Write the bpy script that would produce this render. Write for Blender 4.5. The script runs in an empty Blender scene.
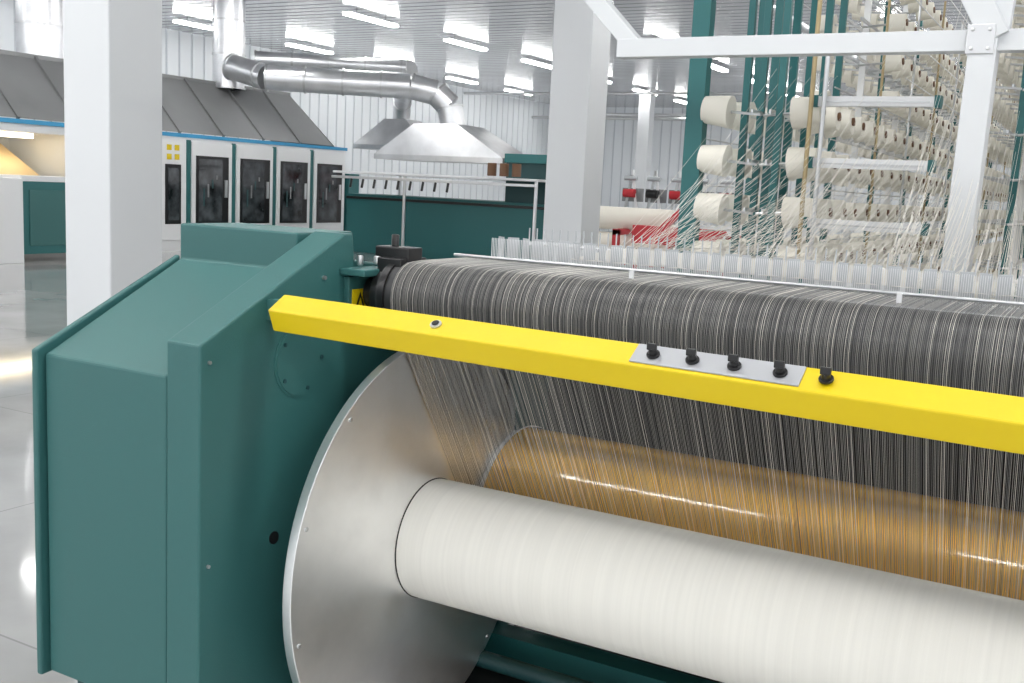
import bpy, math, random
from mathutils import Vector, Matrix
random.seed(7)
scn=bpy.context.scene
COL=scn.collection
scn.view_settings.view_transform='Standard'

# ------------------------------------------------------------------ materials
def mat(name,col,rough=.5,metal=0.,bump=None,coat=0.,emit=None,estr=0.,spec=None,vary=None,aniso=0.,coatr=.03):
    m=bpy.data.materials.new(name);m.use_nodes=True
    nt=m.node_tree;b=nt.nodes['Principled BSDF']
    b.inputs['Base Color'].default_value=(*col,1);b.inputs['Roughness'].default_value=rough
    b.inputs['Metallic'].default_value=metal;b.inputs['Coat Weight'].default_value=coat;b.inputs['Coat Roughness'].default_value=coatr
    if spec is not None:b.inputs['Specular IOR Level'].default_value=spec
    if emit:
        b.inputs['Emission Color'].default_value=(*emit,1);b.inputs['Emission Strength'].default_value=estr
    tc=nt.nodes.new('ShaderNodeTexCoord')
    if bump:
        n=nt.nodes.new('ShaderNodeTexNoise');n.inputs['Scale'].default_value=bump[0];n.inputs['Detail'].default_value=3
        mp=nt.nodes.new('ShaderNodeMapping');mp.inputs['Scale'].default_value=bump[2] if len(bump)>2 else (1,1,1)
        nt.links.new(tc.outputs['Object'],mp.inputs['Vector']);nt.links.new(mp.outputs[0],n.inputs['Vector'])
        bp=nt.nodes.new('ShaderNodeBump');bp.inputs['Strength'].default_value=bump[1];bp.inputs['Distance'].default_value=.002
        nt.links.new(n.outputs['Fac'],bp.inputs['Height']);nt.links.new(bp.outputs[0],b.inputs['Normal'])
    if vary:
        n=nt.nodes.new('ShaderNodeTexNoise');n.inputs['Scale'].default_value=vary[0];n.inputs['Detail'].default_value=4
        mp=nt.nodes.new('ShaderNodeMapping');mp.inputs['Scale'].default_value=vary[2] if len(vary)>2 else (1,1,1)
        nt.links.new(tc.outputs['Object'],mp.inputs['Vector']);nt.links.new(mp.outputs[0],n.inputs['Vector'])
        r=nt.nodes.new('ShaderNodeValToRGB');k=vary[1]
        r.color_ramp.elements[0].position=.3;r.color_ramp.elements[1].position=.7
        r.color_ramp.elements[0].color=(*[c*(1-k) for c in col],1);r.color_ramp.elements[1].color=(*[min(1,c*(1+k)) for c in col],1)
        nt.links.new(n.outputs['Fac'],r.inputs[0]);nt.links.new(r.outputs[0],b.inputs['Base Color'])
    if aniso:
        b.inputs['Anisotropic'].default_value=aniso
        t=nt.nodes.new('ShaderNodeTangent');t.direction_type='RADIAL';t.axis='X'
        nt.links.new(t.outputs[0],b.inputs['Tangent'])
    return m
TEAL=mat('teal_paint',(.036,.138,.134),.46,bump=(330,.30))
TEAL2=mat('teal_paint_plain',(.018,.130,.132),.45)
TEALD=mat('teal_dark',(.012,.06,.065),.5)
YEL=mat('yellow_paint',(.74,.55,.004),.42,bump=(90,.1))
ALU=mat('brushed_aluminium',(.95,.95,.95),.34,.9,aniso=.85,vary=(9,.05))
STEEL=mat('steel',(.62,.63,.64),.32,.85)
SILV=mat('satin_silver',(.52,.54,.56),.45,.35)
PLATE=mat('control_plate_grey',(.42,.43,.45),.5,.3)
DUCT=mat('galvanised_duct',(.70,.71,.73),.30,.92,vary=(1.2,.2))
BLK=mat('black_plastic',(.010,.010,.011),.3)
ROLLER=mat('black_roller_rubber',(.026,.027,.029),.4)
GREYP=mat('canopy_grey',(.25,.255,.26),.42,.3,vary=(.5,.15))
WHT=mat('white_paint',(.80,.81,.82),.4)
COLW=mat('column_white',(.66,.68,.70),.5)
YARNW=mat('cream_yarn_package',(.84,.81,.72),.85,bump=(60,.25))
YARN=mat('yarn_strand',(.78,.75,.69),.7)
YARND=mat('yarn_strand_mid',(.35,.345,.33),.6)  # mid-tone strand colour, picked at random per strand
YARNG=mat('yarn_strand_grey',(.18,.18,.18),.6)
WOUND=mat('wound_yarn',(.86,.845,.785),.75,bump=(1,.3,(900,5,5)),vary=(1,.03,(90,1,1)))
GOLD=mat('varnished_drum',(1.,.55,.12),.16,0.,vary=(1,.12,(140,1.5,1.5)),coat=.8,coatr=.07)
BLUE=mat('blue_trim',(.03,.28,.52),.4)
GLASS=mat('dark_window',(.05,.055,.06),.08,vary=(3,.9))
RED=mat('red_paint',(.50,.02,.03),.4)
WOOD=mat('warm_yarn_sheet',(.72,.56,.34),.6)
PIPEG=mat('brass_pipe',(.42,.33,.18),.4,.4)
BRN=mat('brown_core',(.16,.08,.04),.6)
LAMP=mat('lamp_diffuser',(1,1,1),.5,emit=(1,.99,.97),estr=36)
SOFT=mat('cabinet_lamp',(1,1,1),.5,emit=(1,.86,.6),estr=9)
SHADE=mat('painted_shade',(.014,.014,.016),.6)  # near-black colour standing in for shadow inside and under the machine

# ------------------------------------------------------------------ mesh builder
import bmesh
class MB:
    def __init__(s):s.v=[];s.f=[];s.m=[];s.sm=[];s.mats=[]
    def mi(s,m):
        if m not in s.mats:s.mats.append(m)
        return s.mats.index(m)
    def face(s,idx,m,smooth=False):s.f.append(idx);s.m.append(s.mi(m));s.sm.append(smooth)
    def box(s,a,b,m):
        x0,x1=sorted((a[0],b[0]));y0,y1=sorted((a[1],b[1]));z0,z1=sorted((a[2],b[2]))
        o=len(s.v);s.v+=[(x0,y0,z0),(x1,y0,z0),(x1,y1,z0),(x0,y1,z0),(x0,y0,z1),(x1,y0,z1),(x1,y1,z1),(x0,y1,z1)]
        for q in ((0,3,2,1),(4,5,6,7),(0,1,5,4),(1,2,6,5),(2,3,7,6),(3,0,4,7)):s.face([o+i for i in q],m)
    def prism(s,prof,x0,x1,m,dy=0.,dz=0.):
        n=len(prof);o=len(s.v)
        s.v+=[(x0,y,z) for y,z in prof]+[(x1,y+dy,z+dz) for y,z in prof]
        for i in range(n):
            j=(i+1)%n;s.face([o+i,o+j,o+n+j,o+n+i],m)
        s.face([o+i for i in range(n)][::-1],m);s.face([o+n+i for i in range(n)],m)
    def cyl(s,p,q,r0,m,r1=None,n=20,capm=None):
        r1=r0 if r1 is None else r1;capm=capm or m
        p=Vector(p);q=Vector(q);d=(q-p).normalized()
        u=d.orthogonal().normalized();w=d.cross(u);o=len(s.v)
        for c,r in ((p,r0),(q,r1)):
            for i in range(n):
                t=2*math.pi*i/n;s.v.append(tuple(c+u*(r*math.cos(t))+w*(r*math.sin(t))))
        for i in range(n):
            j=(i+1)%n;s.face([o+i,o+j,o+n+j,o+n+i],m,True)
        s.face([o+i for i in range(n)][::-1],capm);s.face([o+n+i for i in range(n)],capm)
    def bar(s,p,q,w,h,m):
        p=Vector(p);q=Vector(q);d=(q-p).normalized()
        u=d.cross(Vector((0,0,1)))
        if u.length<.01:u=Vector((1,0,0))
        u.normalize();t=u.cross(d);o=len(s.v)
        for c in (p,q):
            for a,b in ((-1,-1),(1,-1),(1,1),(-1,1)):s.v.append(tuple(c+u*(a*w/2)+t*(b*h/2)))
        for i in range(4):
            j=(i+1)%4;s.face([o+i,o+j,o+4+j,o+4+i],m)
        s.face([o+3,o+2,o+1,o],m);s.face([o+4,o+5,o+6,o+7],m)
    def path(s,pts,w,m):
        o=len(s.v);n=len(pts)
        for k,c in enumerate(pts):
            c=Vector(c);a=Vector(pts[max(0,k-1)]);b=Vector(pts[min(n-1,k+1)]);d=(b-a).normalized()
            u=d.cross(Vector((1,0,0)))
            if u.length<.05:u=d.cross(Vector((0,0,1)))
            u.normalize();t=u.cross(d)
            for a_ in range(3):
                an=2*math.pi*a_/3;s.v.append(tuple(c+u*(w*math.cos(an))+t*(w*math.sin(an))))
        for k in range(n-1):
            for i in range(3):
                j=(i+1)%3;s.face([o+3*k+i,o+3*k+j,o+3*k+3+j,o+3*k+3+i],m,True)
    def obj(s,name,parent=None,bevel=0,strands=False):
        me=bpy.data.meshes.new(name);me.from_pydata(s.v,[],s.f)
        for m in s.mats:me.materials.append(m)
        me.polygons.foreach_set('material_index',s.m);me.polygons.foreach_set('use_smooth',s.sm);me.update()
        if not strands:
            bm=bmesh.new();bm.from_mesh(me);bmesh.ops.recalc_face_normals(bm,faces=bm.faces)
            for e in bm.edges:
                if len(e.link_faces)!=2 or e.calc_face_angle(3.)>.8:e.smooth=False
            bm.to_mesh(me);bm.free()
        o=bpy.data.objects.new(name,me);COL.objects.link(o)
        if bevel:
            b=o.modifiers.new('bevel','BEVEL');b.width=bevel;b.segments=2;b.limit_method='ANGLE';b.angle_limit=.6
        if parent:o.parent=parent
        return o
def empty(name):
    e=bpy.data.objects.new(name,None);COL.objects.link(e);return e

# ------------------------------------------------------------------ room
XL,XR,YB,YF,ZC=-25.,12.,49.,-5.,5.9
fm=bpy.data.materials.new('polished_floor');fm.use_nodes=True;nt=fm.node_tree;b=nt.nodes['Principled BSDF']
tc=nt.nodes.new('ShaderNodeTexCoord');br=nt.nodes.new('ShaderNodeTexBrick')
br.offset=0;br.inputs['Scale'].default_value=1;br.inputs['Brick Width'].default_value=2.4;br.inputs['Row Height'].default_value=2.4
br.inputs['Mortar Size'].default_value=.005;br.inputs['Color1'].default_value=(.52,.525,.52,1);br.inputs['Color2'].default_value=(.55,.555,.55,1);br.inputs['Mortar'].default_value=(.38,.38,.38,1)
nz=nt.nodes.new('ShaderNodeTexNoise');nz.inputs['Scale'].default_value=1.3;nz.inputs['Detail'].default_value=6
mx=nt.nodes.new('ShaderNodeMixRGB');mx.blend_type='MULTIPLY';mx.inputs[0].default_value=.5
nt.links.new(tc.outputs['Object'],br.inputs['Vector']);nt.links.new(tc.outputs['Object'],nz.inputs['Vector'])
nt.links.new(br.outputs['Color'],mx.inputs[1]);nt.links.new(nz.outputs['Fac'],mx.inputs[2]);nt.links.new(mx.outputs[0],b.inputs['Base Color'])
b.inputs['Roughness'].default_value=.07;b.inputs['Specular IOR Level'].default_value=.8
m=MB();m.box((XL,YF,-.1),(XR,YB,0),fm);m.obj('floor')
CE=mat('ceiling_metal',(.70,.71,.73),.20,.72,vary=(.3,.12))
CE2=mat('ceiling_groove',(.30,.31,.33),.35,.5)
m=MB();y=YF
while y<YB:
    m.box((XL,y,ZC),(XR,y+.36,ZC+.05),CE);m.box((XL,y+.36,ZC+.03),(XR,y+.42,ZC+.06),CE2);y+=.42
m.obj('ceiling')
WA=mat('wall_panel',(.74,.77,.80),.45);WG=mat('wall_groove',(.56,.59,.63),.5)
m=MB();x=XL
while x<XR:
    m.box((x,YB,0),(x+.42,YB+.1,ZC),WA);m.box((x+.42,YB+.03,0),(x+.5,YB+.1,ZC),WG);x+=.5
m.obj('wall_back')
m=MB();y=YF
while y<YB:
    m.box((XL-.1,y,0),(XL,y+.42,ZC),WA);m.box((XL-.1,y+.42,0),(XL-.03,y+.5,ZC),WG);y+=.5
m.obj('wall_left')
for (x,y,s_) in ((-6.93,5.37,.5),(-6.52,12.4,.56),(-17,40,.5)):
    m=MB();m.box((x,y,0),(x+s_,y+s_,ZC),COLW);m.box((x-.02,y-.02,0),(x+s_+.02,y+s_+.02,.12),COLW);m.obj('column',bevel=.012)
# lamps
m=MB()
def lamp(X,y,alongx=False,h=1.05,wd=.10):
    def B(a0,a1,b0,b1,z0,z1,mm):
        if alongx:m.box((X+b0,y+a0,z0),(X+b1,y+a1,z1),mm)
        else:m.box((X+a0,y+b0,z0),(X+a1,y+b1,z1),mm)
    B(-wd-.02,wd+.02,-h,h,ZC-.12,ZC-.09,WHT)
    B(-wd,wd,-h+.03,h-.03,ZC-.18,ZC-.12,LAMP)
    for s_ in(-.6,.6):B(-.02,.02,s_-.01,s_+.01,ZC-.09,ZC,STEEL)
for X in (-22.6,-16.8,-11.3,-5.1,.6,6.4):
    for k in range(-3,6):
        y=22.1+4.5*k+(1.3 if X in(-11.3,.6) else 0)
        if y<8:continue
        lamp(X,y)
for y in(2.15,-3.4):
    for k in range(-6,4):lamp(-3.0+3.25*k,y,True,.92,.15)
m.obj('ceiling_light_fixtures')
m=MB()
for (p,q,r) in (((-24,46,5.3),(11,46,5.3),.09),((-24,44,5.0),(-8,44,5.0),.07),((-5.8,13,5.2),(-5.8,47,5.2),.08),((-2.5,6,5.4),(-2.5,40,5.4),.07),((-1.9,6,5.2),(-1.9,40,5.2),.05),((-24,38,5.5),(11,38,5.5),.05)):
    m.cyl(p,q,r,STEEL,n=12)
m.obj('ceiling_pipes')

# ------------------------------------------------------------------ warping machine
W=empty('warping_machine')
X0,X1,XP,XS=-2.54,-2.04,-2.03,-1.914
YFr=1.865
m=MB()
m.prism([(YFr+.01,.34),(YFr+.01,1.262),(2.36,1.508),(2.36,1.618),(2.62,1.618),(2.62,1.42),(3.3,1.42),(3.3,.34)],X0+.03,X1,TEAL)
m.prism([(YFr-.012,.33),(YFr-.012,1.275),(2.37,1.52),(2.37,1.42),(3.32,1.42),(3.32,.33)],X0,X0+.022,TEAL)
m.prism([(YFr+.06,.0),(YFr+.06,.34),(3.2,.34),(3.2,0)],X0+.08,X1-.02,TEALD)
m.obj('cabinet_cover',W,bevel=.006)
m=MB()
PROF=[(YFr,.05),(YFr,1.356),(2.42,1.622),(2.46,1.622),(2.47,1.545),(2.60,1.53),(2.64,1.42),(3.45,1.42),(3.6,1.3),(3.6,.05)]
m.prism(PROF,XP,XS,TEAL)
m.obj('end_frame_plate',W,bevel=.006)
m=MB()
cy,cz=2.236,1.276
m.cyl((XS,cy,cz),(XS+.003,cy,cz),.105,TEAL,n=40);m.cyl((XS,cy,cz),(XS+.006,cy,cz),.098,TEAL,n=40)
for k in range(5):
    a=k*1.257;m.cyl((XS,cy+.085*math.cos(a),cz+.085*math.sin(a)),(XS+.010,cy+.085*math.cos(a),cz+.085*math.sin(a)),.006,TEALD,n=8)
for z in(.42,.78,1.31):m.cyl((XS,YFr+.03,z),(XS+.006,YFr+.03,z),.005,STEEL,n=8)
for y,z in((2.2,1.45),(2.33,1.50),(2.38,1.42)):m.cyl((XS,y,z),(XS+.008,y,z),.006,STEEL,n=8)
m.cyl((XS,2.14,.79),(XS+.004,2.14,.79),.018,BLK,n=16)
m.obj('plate_bolts',W)
m=MB()
m.box((XS,2.42,1.37),(XS+.02,2.62,1.50),TEAL)
m.box((XS,2.40,1.505),(XS+.09,2.56,1.525),TEAL)
m.box((XS+.05,2.50,1.545),(XS+.17,2.57,1.590),BLK);m.box((XS+.08,2.47,1.49),(XS+.165,2.60,1.56),BLK)
m.cyl((XS+.03,2.52,1.45),(-1.74,2.52,1.45),.05,BLK,n=24)
m.cyl((XS+.08,2.52,1.45),(XS+.12,2.52,1.45),.085,BLK,n=28)
m.cyl((XS+.10,2.53,1.58),(XS+.10,2.53,1.625),.012,BLK,n=10);m.cyl((XS+.06,2.5,1.535),(XS+.06,2.5,1.56),.012,STEEL,n=10)
m.cyl((XS+.02,2.47,1.53),(XS+.02,2.47,1.56),.01,STEEL,n=8)
m.obj('roller_bearing',W,bevel=.004)
m=MB()
xs=XS+.024
m.box((xs-.004,2.435,1.385),(xs,2.50,1.462),YEL)
o=len(m.v);m.v+=[(xs+.001,2.440,1.395),(xs+.001,2.495,1.395),(xs+.001,2.468,1.455)];m.face([o,o+1,o+2],BLK)
m.v+=[(xs+.002,2.452,1.402),(xs+.002,2.484,1.402),(xs+.002,2.468,1.438)];m.face([o+3,o+4,o+5],YEL)
m.obj('warning_sticker',W)
XE=1.05
m=MB()
BC=(2.67,.665);RF=.638
m.cyl((-1.784,*BC),(-1.754,*BC),RF,ALU,n=128);m.cyl((XE,*BC),(XE+.03,*BC),RF,ALU,n=96)
m.cyl((-1.90,*BC),(-1.784,*BC),.09,STEEL,n=24)
m.cyl((-1.756,2.685,.675),(-1.7515,2.685,.675),.190,BLK,n=64)
for k in range(12):
    a=k*math.pi/6+.2;m.cyl((-1.755,BC[0]+.615*math.cos(a),BC[1]+.615*math.sin(a)),(-1.750,BC[0]+.615*math.cos(a),BC[1]+.615*math.sin(a)),.007,STEEL,n=10)
fo=m.obj('beam_flanges',W,bevel=.004)
fo.data.transform(Matrix.Translation((0,-BC[0],-BC[1])));fo.location=(0,BC[0],BC[1])
RB=.187;BCC=(2.685,.675)
m=MB();m.cyl((-1.752,*BCC),(XE,*BCC),RB,WOUND,n=96);m.obj('wound_warp_beam',W)
m=MB();DC=(3.25,.60)
m.cyl((-1.740,*DC),(XE-.05,*DC),.33,GOLD,n=128)
m.cyl((-1.750,*DC),(-1.736,*DC),.334,WHT,n=96);m.obj('press_drum',W)
RC=(2.52,1.45);RR=.1
m=MB();m.cyl((-1.80,*RC),(XE,*RC),RR,ROLLER,n=64,capm=BLK);m.cyl((-1.79,*RC),(-1.77,*RC),RR+.006,BLK,n=64)
m.obj('guide_roller',W)
th1=math.atan2(-.527,-.85)+2*math.pi
def yarnpath(x,j):
    pts=[(x+j,2.93,1.553),(x,2.56,1.553)]
    for i in range(0,9):
        a=math.pi/2+(th1-math.pi/2)*i/8
        pts.append((x,RC[0]+(RR+.0015)*math.cos(a),RC[1]+(RR+.0015)*math.sin(a)))
    pts.append((x+j,BCC[0]+RB*.85,BCC[1]+RB*.527))
    return pts
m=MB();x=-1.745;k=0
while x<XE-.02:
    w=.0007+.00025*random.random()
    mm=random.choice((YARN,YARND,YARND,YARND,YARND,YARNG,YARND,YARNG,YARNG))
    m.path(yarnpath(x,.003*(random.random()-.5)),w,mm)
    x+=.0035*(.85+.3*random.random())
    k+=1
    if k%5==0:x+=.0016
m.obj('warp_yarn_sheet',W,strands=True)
m=MB()
m.box((-1.80,2.66,1.49),(XE,2.72,1.535),SILV);m.box((-1.80,2.76,1.48),(XE,2.90,1.52),SILV)
m.box((-1.80,3.00,1.47),(XE,3.06,1.545),SILV);m.cyl((-1.78,2.80,1.560),(XE,2.80,1.560),.005,STEEL,n=10)
m.box((-1.85,2.64,1.30),(-1.79,3.1,1.52),TEAL);m.box((-1.8,3.1,1.50),(XE,3.3,1.51),SILV)
x=-1.74
while x<XE-.05:
    m.box((x,2.745,1.52),(x+.009,2.775,1.552),SILV);x+=.018
m.obj('comb_bed',W)
m=MB();x=-1.72;k=0
while x<XE-.05:
    s_=1 if k%2 else -1
    w=.030
    m.bar((x,2.96-.010*s_,1.578),(x+w,2.96+.010*s_,1.578),.003,.080,SILV)
    for j in range(8):m.box((x+j*.0056,2.925,1.53),(x+j*.0056+.0012,2.928,1.614),WHT)
    x+=.045;k+=1
for x in(-1.1,-.42,.3):
    m.bar((x,2.60,1.562),(x+.012,2.60,1.562),.006,.03,WHT)
m.obj('expanding_comb',W)
m=MB()
m.cyl((-1.78,3.25,1.585),(XE,3.25,1.585),.005,STEEL,n=10)
x=-1.76
while x<XE:
    m.cyl((x,3.25,1.5),(x,3.25,1.64),.0025,SILV,n=6);x+=.03
for x in(-1.78,.0,.9):m.box((x,3.2,.9),(x+.04,3.42,1.5),TEALD)
m.obj('thread_guide_rods',W)
# yellow guard
m=MB()
yy=2.02;GX0,GX1=-1.838,XE+.1
prof=[(yy,1.440),(yy+.06,1.476),(yy+.085,1.468),(yy+.085,1.388),(yy+.022,1.384)]
m.prism(prof,GX0,GX1,YEL,dy=-.185,dz=-.014)
m.obj('safety_guard_bar',W,bevel=.004)
def bp(x,t,up=0.):
    fx=(x-GX0)/(GX1-GX0);y=yy-.185*fx+.06*t;z=1.440-.014*fx+.036*t
    return (x,y-.514*up,z+.857*up)
m=MB()
def quadplate(xa,xb,ta,tb,h,mm):
    P=[bp(xa,ta,0),bp(xb,ta,0),bp(xb,tb,0),bp(xa,tb,0),bp(xa,ta,h),bp(xb,ta,h),bp(xb,tb,h),bp(xa,tb,h)]
    o=len(m.v);m.v+=P
    for q in((0,3,2,1),(4,5,6,7),(0,1,5,4),(1,2,6,5),(2,3,7,6),(3,0,4,7)):m.face([o+i for i in q],mm)
quadplate(-.82,-.47,.12,.95,.004,PLATE)
m.cyl(bp(-1.325,.5,0),bp(-1.325,.5,.006),.014,STEEL,n=20);m.cyl(bp(-1.325,.5,.006),bp(-1.325,.5,.009),.009,BLK,n=16)
for x in(-.775,-.69,-.603,-.512,-.425):
    m.cyl(bp(x,.5,.004),bp(x,.5,.010),.014,BLK,n=20);m.cyl(bp(x,.5,.009),bp(x,.5,.022),.009,BLK,r1=.008,n=16)
    p=bp(x,.5,.026);m.bar((p[0]-.010,p[1],p[2]),(p[0]+.010,p[1],p[2]),.009,.014,BLK)
m.obj('control_knobs',W,bevel=.0015)
m=MB();m.box((-1.915,2.10,1.40),(-1.80,2.13,1.455),TEAL);m.box((XE+.05,1.86,1.38),(XE+.15,2.3,1.44),TEAL);m.obj('guard_mount',W)
m=MB();m.prism(PROF,XE+.13,XE+.25,TEAL)
m.box((XE+.26,YFr+.02,.1),(XE+.8,3.3,1.4),TEAL);m.obj('end_stand',W,bevel=.006)
m=MB()
m.box((XS,3.72,.12),(XE+.13,3.78,1.40),SHADE)  # dark sheets painting the shadow seen behind the yarn
m.box((XS,3.55,1.36),(XE+.13,3.7,1.42),SHADE)
m.box((XS+.002,3.0,.9),(XS+.02,3.7,1.40),SHADE)  # dark sheet over the plate side, shade put into its colour
m.obj('rear_shade_panels',W)
m=MB()
m.box((XS,3.20,.04),(XE+.13,3.30,.16),TEAL2);m.box((XS,2.9,.0),(XE+.13,3.7,.03),SHADE)  # flat dark sheet paints the shade on the floor below the beam
m.box((XS,3.5,.10),(XE+.13,3.56,.26),TEAL2)
m.cyl((XS,3.05,.13),(XE+.13,3.05,.13),.03,TEALD,n=16)
m.obj('base_rails',W)

# ------------------------------------------------------------------ creel
C=empty('yarn_creel')
def cone(m,x,y,z,s,k=1.):
    p=Vector((x,y,z));d=Vector((s,0,.08)).normalized();n=18 if y<10 else 12
    m.cyl(p-d*.075*k,p+d*.075*k,.088*k,YARNW,r1=.074*k,n=n)
    m.cyl(p+d*.075*k,p+d*.088*k,.024,BRN,n=8);m.cyl(p-d*.24,p-d*.075*k,.008,STEEL,n=5)
fr=MB();pk=MB()
rows=[.39+.265*i for i in range(12)]
cones=[]
def bank(xc,y0,y1,tealto,topy):
    y=y0;k=0
    while y<y1:
        sc=1. if y<6.6 else .82
        for z in rows:
            if z>2.3 and y<topy:continue
            cone(pk,xc-.24,y,z,-1,sc);cone(pk,xc+.24,y+.05,z,1,sc)
            cones.append((xc-.33,y,z));cones.append((xc+.33,y+.05,z))
        mm=TEAL2 if (y<tealto or k%4==0) else WHT
        if k%2==0 or y<tealto:fr.box((xc-.022,y+.19,.0),(xc+.022,y+.22,3.5),mm)
        if k>1 and k%3==0:
            fr.cyl((xc+.36,y+.20,.1),(xc+.36,y+.20,3.4),.009,PIPEG if k%2 else STEEL,n=6)
        y+=.37;k+=1
    for z in rows:
        if z>2.3:ys=max(y0,topy)
        else:ys=y0
        for s_ in(-1,1):fr.box((xc+.05*s_-.006,ys,z-.01),(xc+.05*s_+.006,y1,z+.010),STEEL)
        for s_ in(-1,1):fr.cyl((xc+.38*s_,ys,z+.125),(xc+.38*s_,y1,z+.125),.004,STEEL,n=5)
    fr.box((xc-.04,y0-.1,3.5),(xc+.04,y1,3.55),WHT)
bank(-1.71,5.7,18.5,7.5,7.7)
bank(-.55,7.0,18.5,0,0)
bank(.75,7.0,18.5,0,0)
pk.obj('yarn_packages',C)
fr.box((-2.12,5.66,0),(-2.02,5.74,3.6),TEAL2)
for x,y in((-1.86,5.9),(-1.77,5.9),(-1.62,5.75),(-2.05,6.7)):fr.box((x-.018,y-.018,0),(x+.018,y+.018,3.5),TEAL2)
for z in(2.30,1.985,1.67,1.35):
    fr.box((-1.40,5.66,z-.03),(-.83,5.72,z+.02),WHT);fr.box((-.83,5.65,z-.035),(-.80,5.73,z+.025),TEAL2);fr.box((-1.43,5.65,z-.035),(-1.40,5.73,z+.025),TEAL2)
    fr.box((-1.38,5.655,z-.012),(-.85,5.66,z-.004),STEEL)
fr.cyl((-1.42,5.6,0),(-1.42,5.6,2.9),.012,PIPEG,n=12);fr.cyl((-1.36,5.62,1.2),(-1.36,5.62,2.6),.012,STEEL,n=12)
fr.obj('creel_frame',C)
m=MB()
G=4.5
m.box((-2.02,G-.04,2.375),(2.2,G+.04,2.455),COLW);m.box((-3.3,G-.04,3.35),(2.2,G+.04,3.43),COLW)
m.bar((-.54,G,0),(-.50,G,2.42),.13,.10,COLW);m.bar((1.9,G,0),(1.9,G,3.4),.12,.12,COLW)
m.bar((-1.93,G,2.41),(-2.9,G,3.40),.076,.075,COLW);m.bar((-.46,G-.02,2.42),(-1.0,G-.02,3.40),.09,.10,COLW);m.bar((-.46,G,2.42),(-.40,G,3.4),.07,.08,COLW)
m.bar((-2.86,G,3.42),(-2.86,G,5.9),.08,.08,COLW)
m.box((-.56,G-.07,2.36),(-.46,G-.05,2.47),STEEL)
for x in(-.54,-.48):
    for z in(2.38,2.45):m.cyl((x,G-.085,z),(x,G-.07,z),.007,WHT,n=8)
m.obj('gantry_frame',C,bevel=.004)
m=MB()
sel=[c for c in cones if c[2]>.9 and c[1]<14]
random.shuffle(sel);sel=sel[:760]
sel.sort(key=lambda c:c[0]+.02*c[1])
for i,c in enumerate(sel):
    xa=-1.45+2.4*i/len(sel)
    m.path([(xa,2.95,1.565),(xa+.02,3.25,1.592),c],.0009,YARN)
m.obj('creel_threads',C,strands=True)

# ------------------------------------------------------------------ sizing machine (left background)
S=empty('sizing_machine')
m=MB();XF=-18.
m.box((XF-2.4,14.3,.0),(XF,22.7,2.5),WHT)
m.box((XF-2.4,10.,2.5),(XF+.03,22.75,2.58),BLUE)
m.box((XF-2.4,9.,.0),(XF-2.2,14.3,2.5),WHT);m.box((XF-.12,14.1,.0),(XF+.01,14.4,2.5),WHT)
m.box((XF-2.2,9.2,2.35),(XF-.05,14.2,2.5),WHT)
m.box((XF-1.0,11,2.26),(XF-.85,13.9,2.35),SOFT)
m.prism([(9.2,1.25),(13.9,1.25),(13.9,1.3),(9.2,1.3)],XF-2.0,XF-.1,STEEL)
o=len(m.v);m.v+=[(XF-.3,10,1.35),(XF-.3,13.9,1.35),(XF-1.9,13.9,2.15),(XF-1.9,10,2.15)];m.face([o,o+1,o+2,o+3],WOOD)
m.obj('machine_body',S)
m=MB()
n=4;y0=17.1;wd=(22.65-y0)/n
for i in range(n):
    a=y0+i*wd
    m.box((XF,a,.25),(XF+.02,a+.12,2.45),TEAL2)
    m.box((XF,a+.13,.3),(XF+.05,a+wd-.03,2.42),WHT)
    m.box((XF+.05,a+.24,.6),(XF+.06,a+wd-.14,2.12),BLK)
    m.box((XF+.06,a+.32,.66),(XF+.065,a+wd-.34,2.06),GLASS)
    m.box((XF+.06,a+wd-.28,1.2),(XF+.09,a+wd-.20,1.6),STEEL)
    for kk in range(4):m.box((XF+.066,a+.45+.13*kk,1.0+.2*kk),(XF+.07,a+.50+.13*kk,1.4+.1*kk),GREYP if kk%2 else TEALD)
m.box((XF,14.4,.25),(XF+.05,y0-.05,2.42),WHT)
m.box((XF+.05,16.45,.6),(XF+.06,16.9,1.9),BLK);m.box((XF+.06,16.52,.68),(XF+.07,16.83,1.82),GLASS)
for yy_ in(16.5,16.72):
    for zz in(2.0,2.2):m.box((XF+.05,yy_,zz),(XF+.06,yy_+.13,zz+.12),YEL)
m.box((XF-2.4,22.7,.2),(XF-.1,22.75,2.4),TEAL2)
m.box((XF+.1,22.75,.2),(XF-1,23.2,1.9),TEAL2)
m.obj('service_doors',S,bevel=.01)
m=MB()
y=9.
while y<22.2:
    w=1.32
    o=len(m.v)
    m.v+=[(XF,y+.03,2.6),(XF,y+w-.03,2.6),(XF-1.3,min(y+w-.03,21.9),3.9),(XF-1.3,y+.03,3.9)];m.face([o,o+1,o+2,o+3],GREYP)
    m.bar((XF+.01,y,2.6),(XF-1.29,y,3.92),.06,.06,GREYP)
    y+=w
o=len(m.v);m.v+=[(XF,22.25,2.58),(XF-2.4,22.5,2.58),(XF-2.4,21.9,3.9),(XF-1.3,21.9,3.9)];m.face([o,o+1,o+2,o+3],GREYP)
m.box((XF-2.4,9,3.86),(XF-1.25,21.9,3.94),GREYP)
m.obj('extraction_canopy',S)
m=MB()
m.box((XF+.25,12.0,.15),(XF+1.1,13.6,1.45),TEAL2);m.box((XF+.2,10.4,.0),(XF+1.15,12.2,1.5),WHT);m.box((XF+.25,12.2,1.45),(XF+1.1,13.65,1.55),WHT)
m.box((XF+1.1,12.35,.3),(XF+1.12,13.45,1.3),TEAL)
m.obj('control_console',S,bevel=.015)
m=MB()
def vd(x,y,z0,z1,r):
    m.cyl((x,y,z0),(x,y,z1),r,DUCT,n=28)
    z=z0
    while z<z1:
        m.cyl((x,y,z),(x,y,z+.04),r+.025,STEEL,n=28);z+=.8
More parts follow.
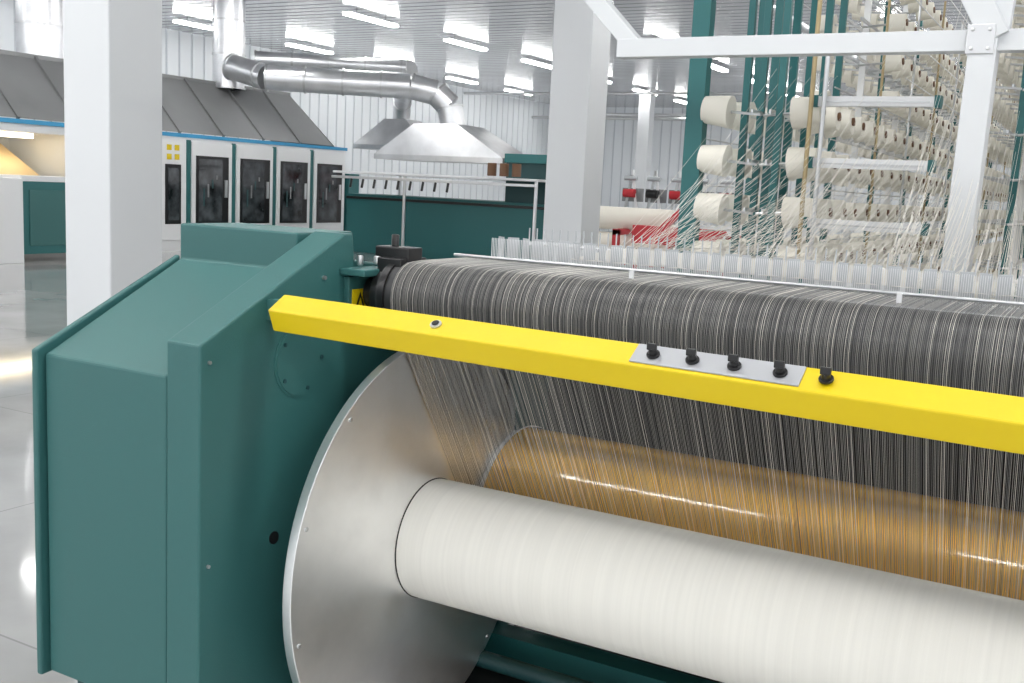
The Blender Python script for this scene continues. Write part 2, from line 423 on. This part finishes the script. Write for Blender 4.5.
vd(-19.8,14.8,3.8,ZC,.46);vd(-19.2,19.6,3.8,ZC,.38)
def hood(x0,x1,y0,y1,z0,z1,cx,cy,r):
    o=len(m.v)
    m.v+=[(x0,y0,z0),(x1,y0,z0),(x1,y1,z0),(x0,y1,z0),(cx-r,cy-r,z1),(cx+r,cy-r,z1),(cx+r,cy+r,z1),(cx-r,cy+r,z1)]
    for q in((0,1,5,4),(1,2,6,5),(2,3,7,6),(3,0,4,7),(4,5,6,7)):m.face([o+i for i in q],DUCT)
    m.box((x0,y0,z0-.12),(x1,y1,z0),DUCT)
def polyduct(pts,r):
    for a,b in zip(pts,pts[1:]):
        m.cyl(a,b,r,DUCT,n=24)
    for a,b in zip(pts,pts[1:]):
        d=(Vector(b)-Vector(a));L=d.length;d.normalize()
        k=0.
        while k<L:
            p=Vector(a)+d*k;m.cyl(p,p+d*.05,r+.025,STEEL,n=24);k+=.9
hood(-15.7,-12.1,20.9,22.4,2.40,3.15,-14.1,21.7,.6)
hood(-19.0,-16.4,24.3,26.0,2.75,3.5,-17.9,25.1,.36)
polyduct([(-18.9,19.4,4.3),(-17.8,19.4,4.05),(-14.9,21.2,4.02),(-14.4,21.55,3.9),(-14.1,21.7,3.6),(-14.0,21.75,3.1)],.30)
polyduct([(-17.9,25.1,3.4),(-17.7,24.8,3.95),(-17.2,24.2,4.25),(-16.0,22.6,4.6)],.24)
polyduct([(-19,20.3,4.6),(-15.9,22.4,4.6)],.2)
m.obj('extraction_ducts',S)
m=MB()
m.box((-16.4,20.8,.0),(-10.6,22.4,1.42),TEAL2)
m.box((-16.4,20.75,1.30),(-10.6,20.8,1.36),BLK)
m.box((-15.9,19.6,1.90),(-10.5,22.2,1.95),WHT);m.box((-15.9,19.55,1.78),(-10.5,19.62,1.84),STEEL)
m.box((-12.0,20.9,1.42),(-10.7,22.0,2.45),TEALD);m.box((-12.0,20.8,2.3),(-10.7,22.0,2.5),TEAL2)
for x,y in((-13.9,19.6),(-15.8,22.1),(-10.6,22.1),(-10.56,19.6)):m.box((x,y,0),(x+.06,y+.06,1.9),STEEL)
x=-15.3
while x<-12.5:
    m.cyl((x,19.55,1.78),(x,19.5,1.58),.03,BLK,n=8);x+=.33
for x in(-11.6,-11.3,-11.0):m.cyl((x,19.6,1.98),(x,19.6,2.25),.1,BRN,n=12)
m.obj('drying_section',S,bevel=.01)

# ------------------------------------------------------------------ far clutter
R_=empty('red_beam_trolley')
m=MB()
m.box((-8.9,20,.3),(-6.4,20.15,.42),RED);m.box((-8.9,21.2,.3),(-6.4,21.35,.42),RED)
for x in(-8.9,-7.7,-6.5):
    m.box((x,20,.0),(x+.12,20.14,1.0),RED);m.box((x,21.2,.0),(x+.12,21.34,1.0),RED);m.box((x,20,.9),(x+.12,21.3,1.02),RED)
m.bar((-7.7,20,.35),(-6.5,20,1.1),.1,.1,RED);m.bar((-7.25,20,.9),(-7.25,20,1.75),.22,.2,RED);m.bar((-8.4,20,.95),(-6.6,20,.95),.3,.36,RED)
m.bar((-7.9,20,1.0),(-7.25,20,1.65),.12,.12,RED)
m.obj('trolley_frame',R_)
m=MB();m.cyl((-9.6,20.7,1.22),(-7.9,20.7,1.22),.24,YARNW,n=32);m.cyl((-9.6,20.7,.72),(-8.0,20.7,.72),.2,YARNW,n=32)
m.cyl((-9.7,20.7,1.22),(-7.8,20.7,1.22),.06,STEEL,n=16);m.obj('yarn_rolls',R_)
L_=empty('winding_machine')
m=MB()
for i in range(5):
    x=-13.2+i*.75;m.bar((x,30,0),(x+.4,30,2.3+.15*(i%2)),.07,.07,STEEL);m.bar((x+.8,30,0),(x+.4,30,2.45),.07,.07,WHT)
    m.box((x+.1,30,1.5),(x+.6,30.5,1.9),GREYP);m.cyl((x+.2,29.9,1.75),(x+.55,29.9,1.75),.13,BLK if i%2 else RED,n=12)
    m.cyl((x+.2,29.9,2.2),(x+.6,29.9,2.2),.07,SILV,n=12)
m.box((-13.3,29.9,0),(-9.4,31,.9),WHT);m.box((-13.3,29.9,1.1),(-9.4,30.1,1.2),RED)
m.obj('winding_frame',L_)

# ------------------------------------------------------------------ world & camera
w=bpy.data.worlds.new('world');scn.world=w;w.use_nodes=True
w.node_tree.nodes['Background'].inputs[0].default_value=(.96,.975,1,1);w.node_tree.nodes['Background'].inputs[1].default_value=1.3
a=math.radians(29.1);p=math.radians(8.35);r=math.radians(2.8)
F=Vector((-math.sin(a),math.cos(a),0));R0=Vector((math.cos(a),math.sin(a),0))
fwd=F*math.cos(p)-Vector((0,0,1))*math.sin(p);U0=R0.cross(fwd)
R=R0*math.cos(r)+U0*math.sin(r);U=U0*math.cos(r)-R0*math.sin(r)
cd=bpy.data.cameras.new('camera');cd.lens=37.125;cd.sensor_width=36;cd.clip_start=.05;cd.clip_end=200
co=bpy.data.objects.new('camera',cd);COL.objects.link(co)
M=Matrix((R,U,-fwd)).transposed().to_4x4();M.translation=Vector((0,0,1.78));co.matrix_world=M
scn.camera=co
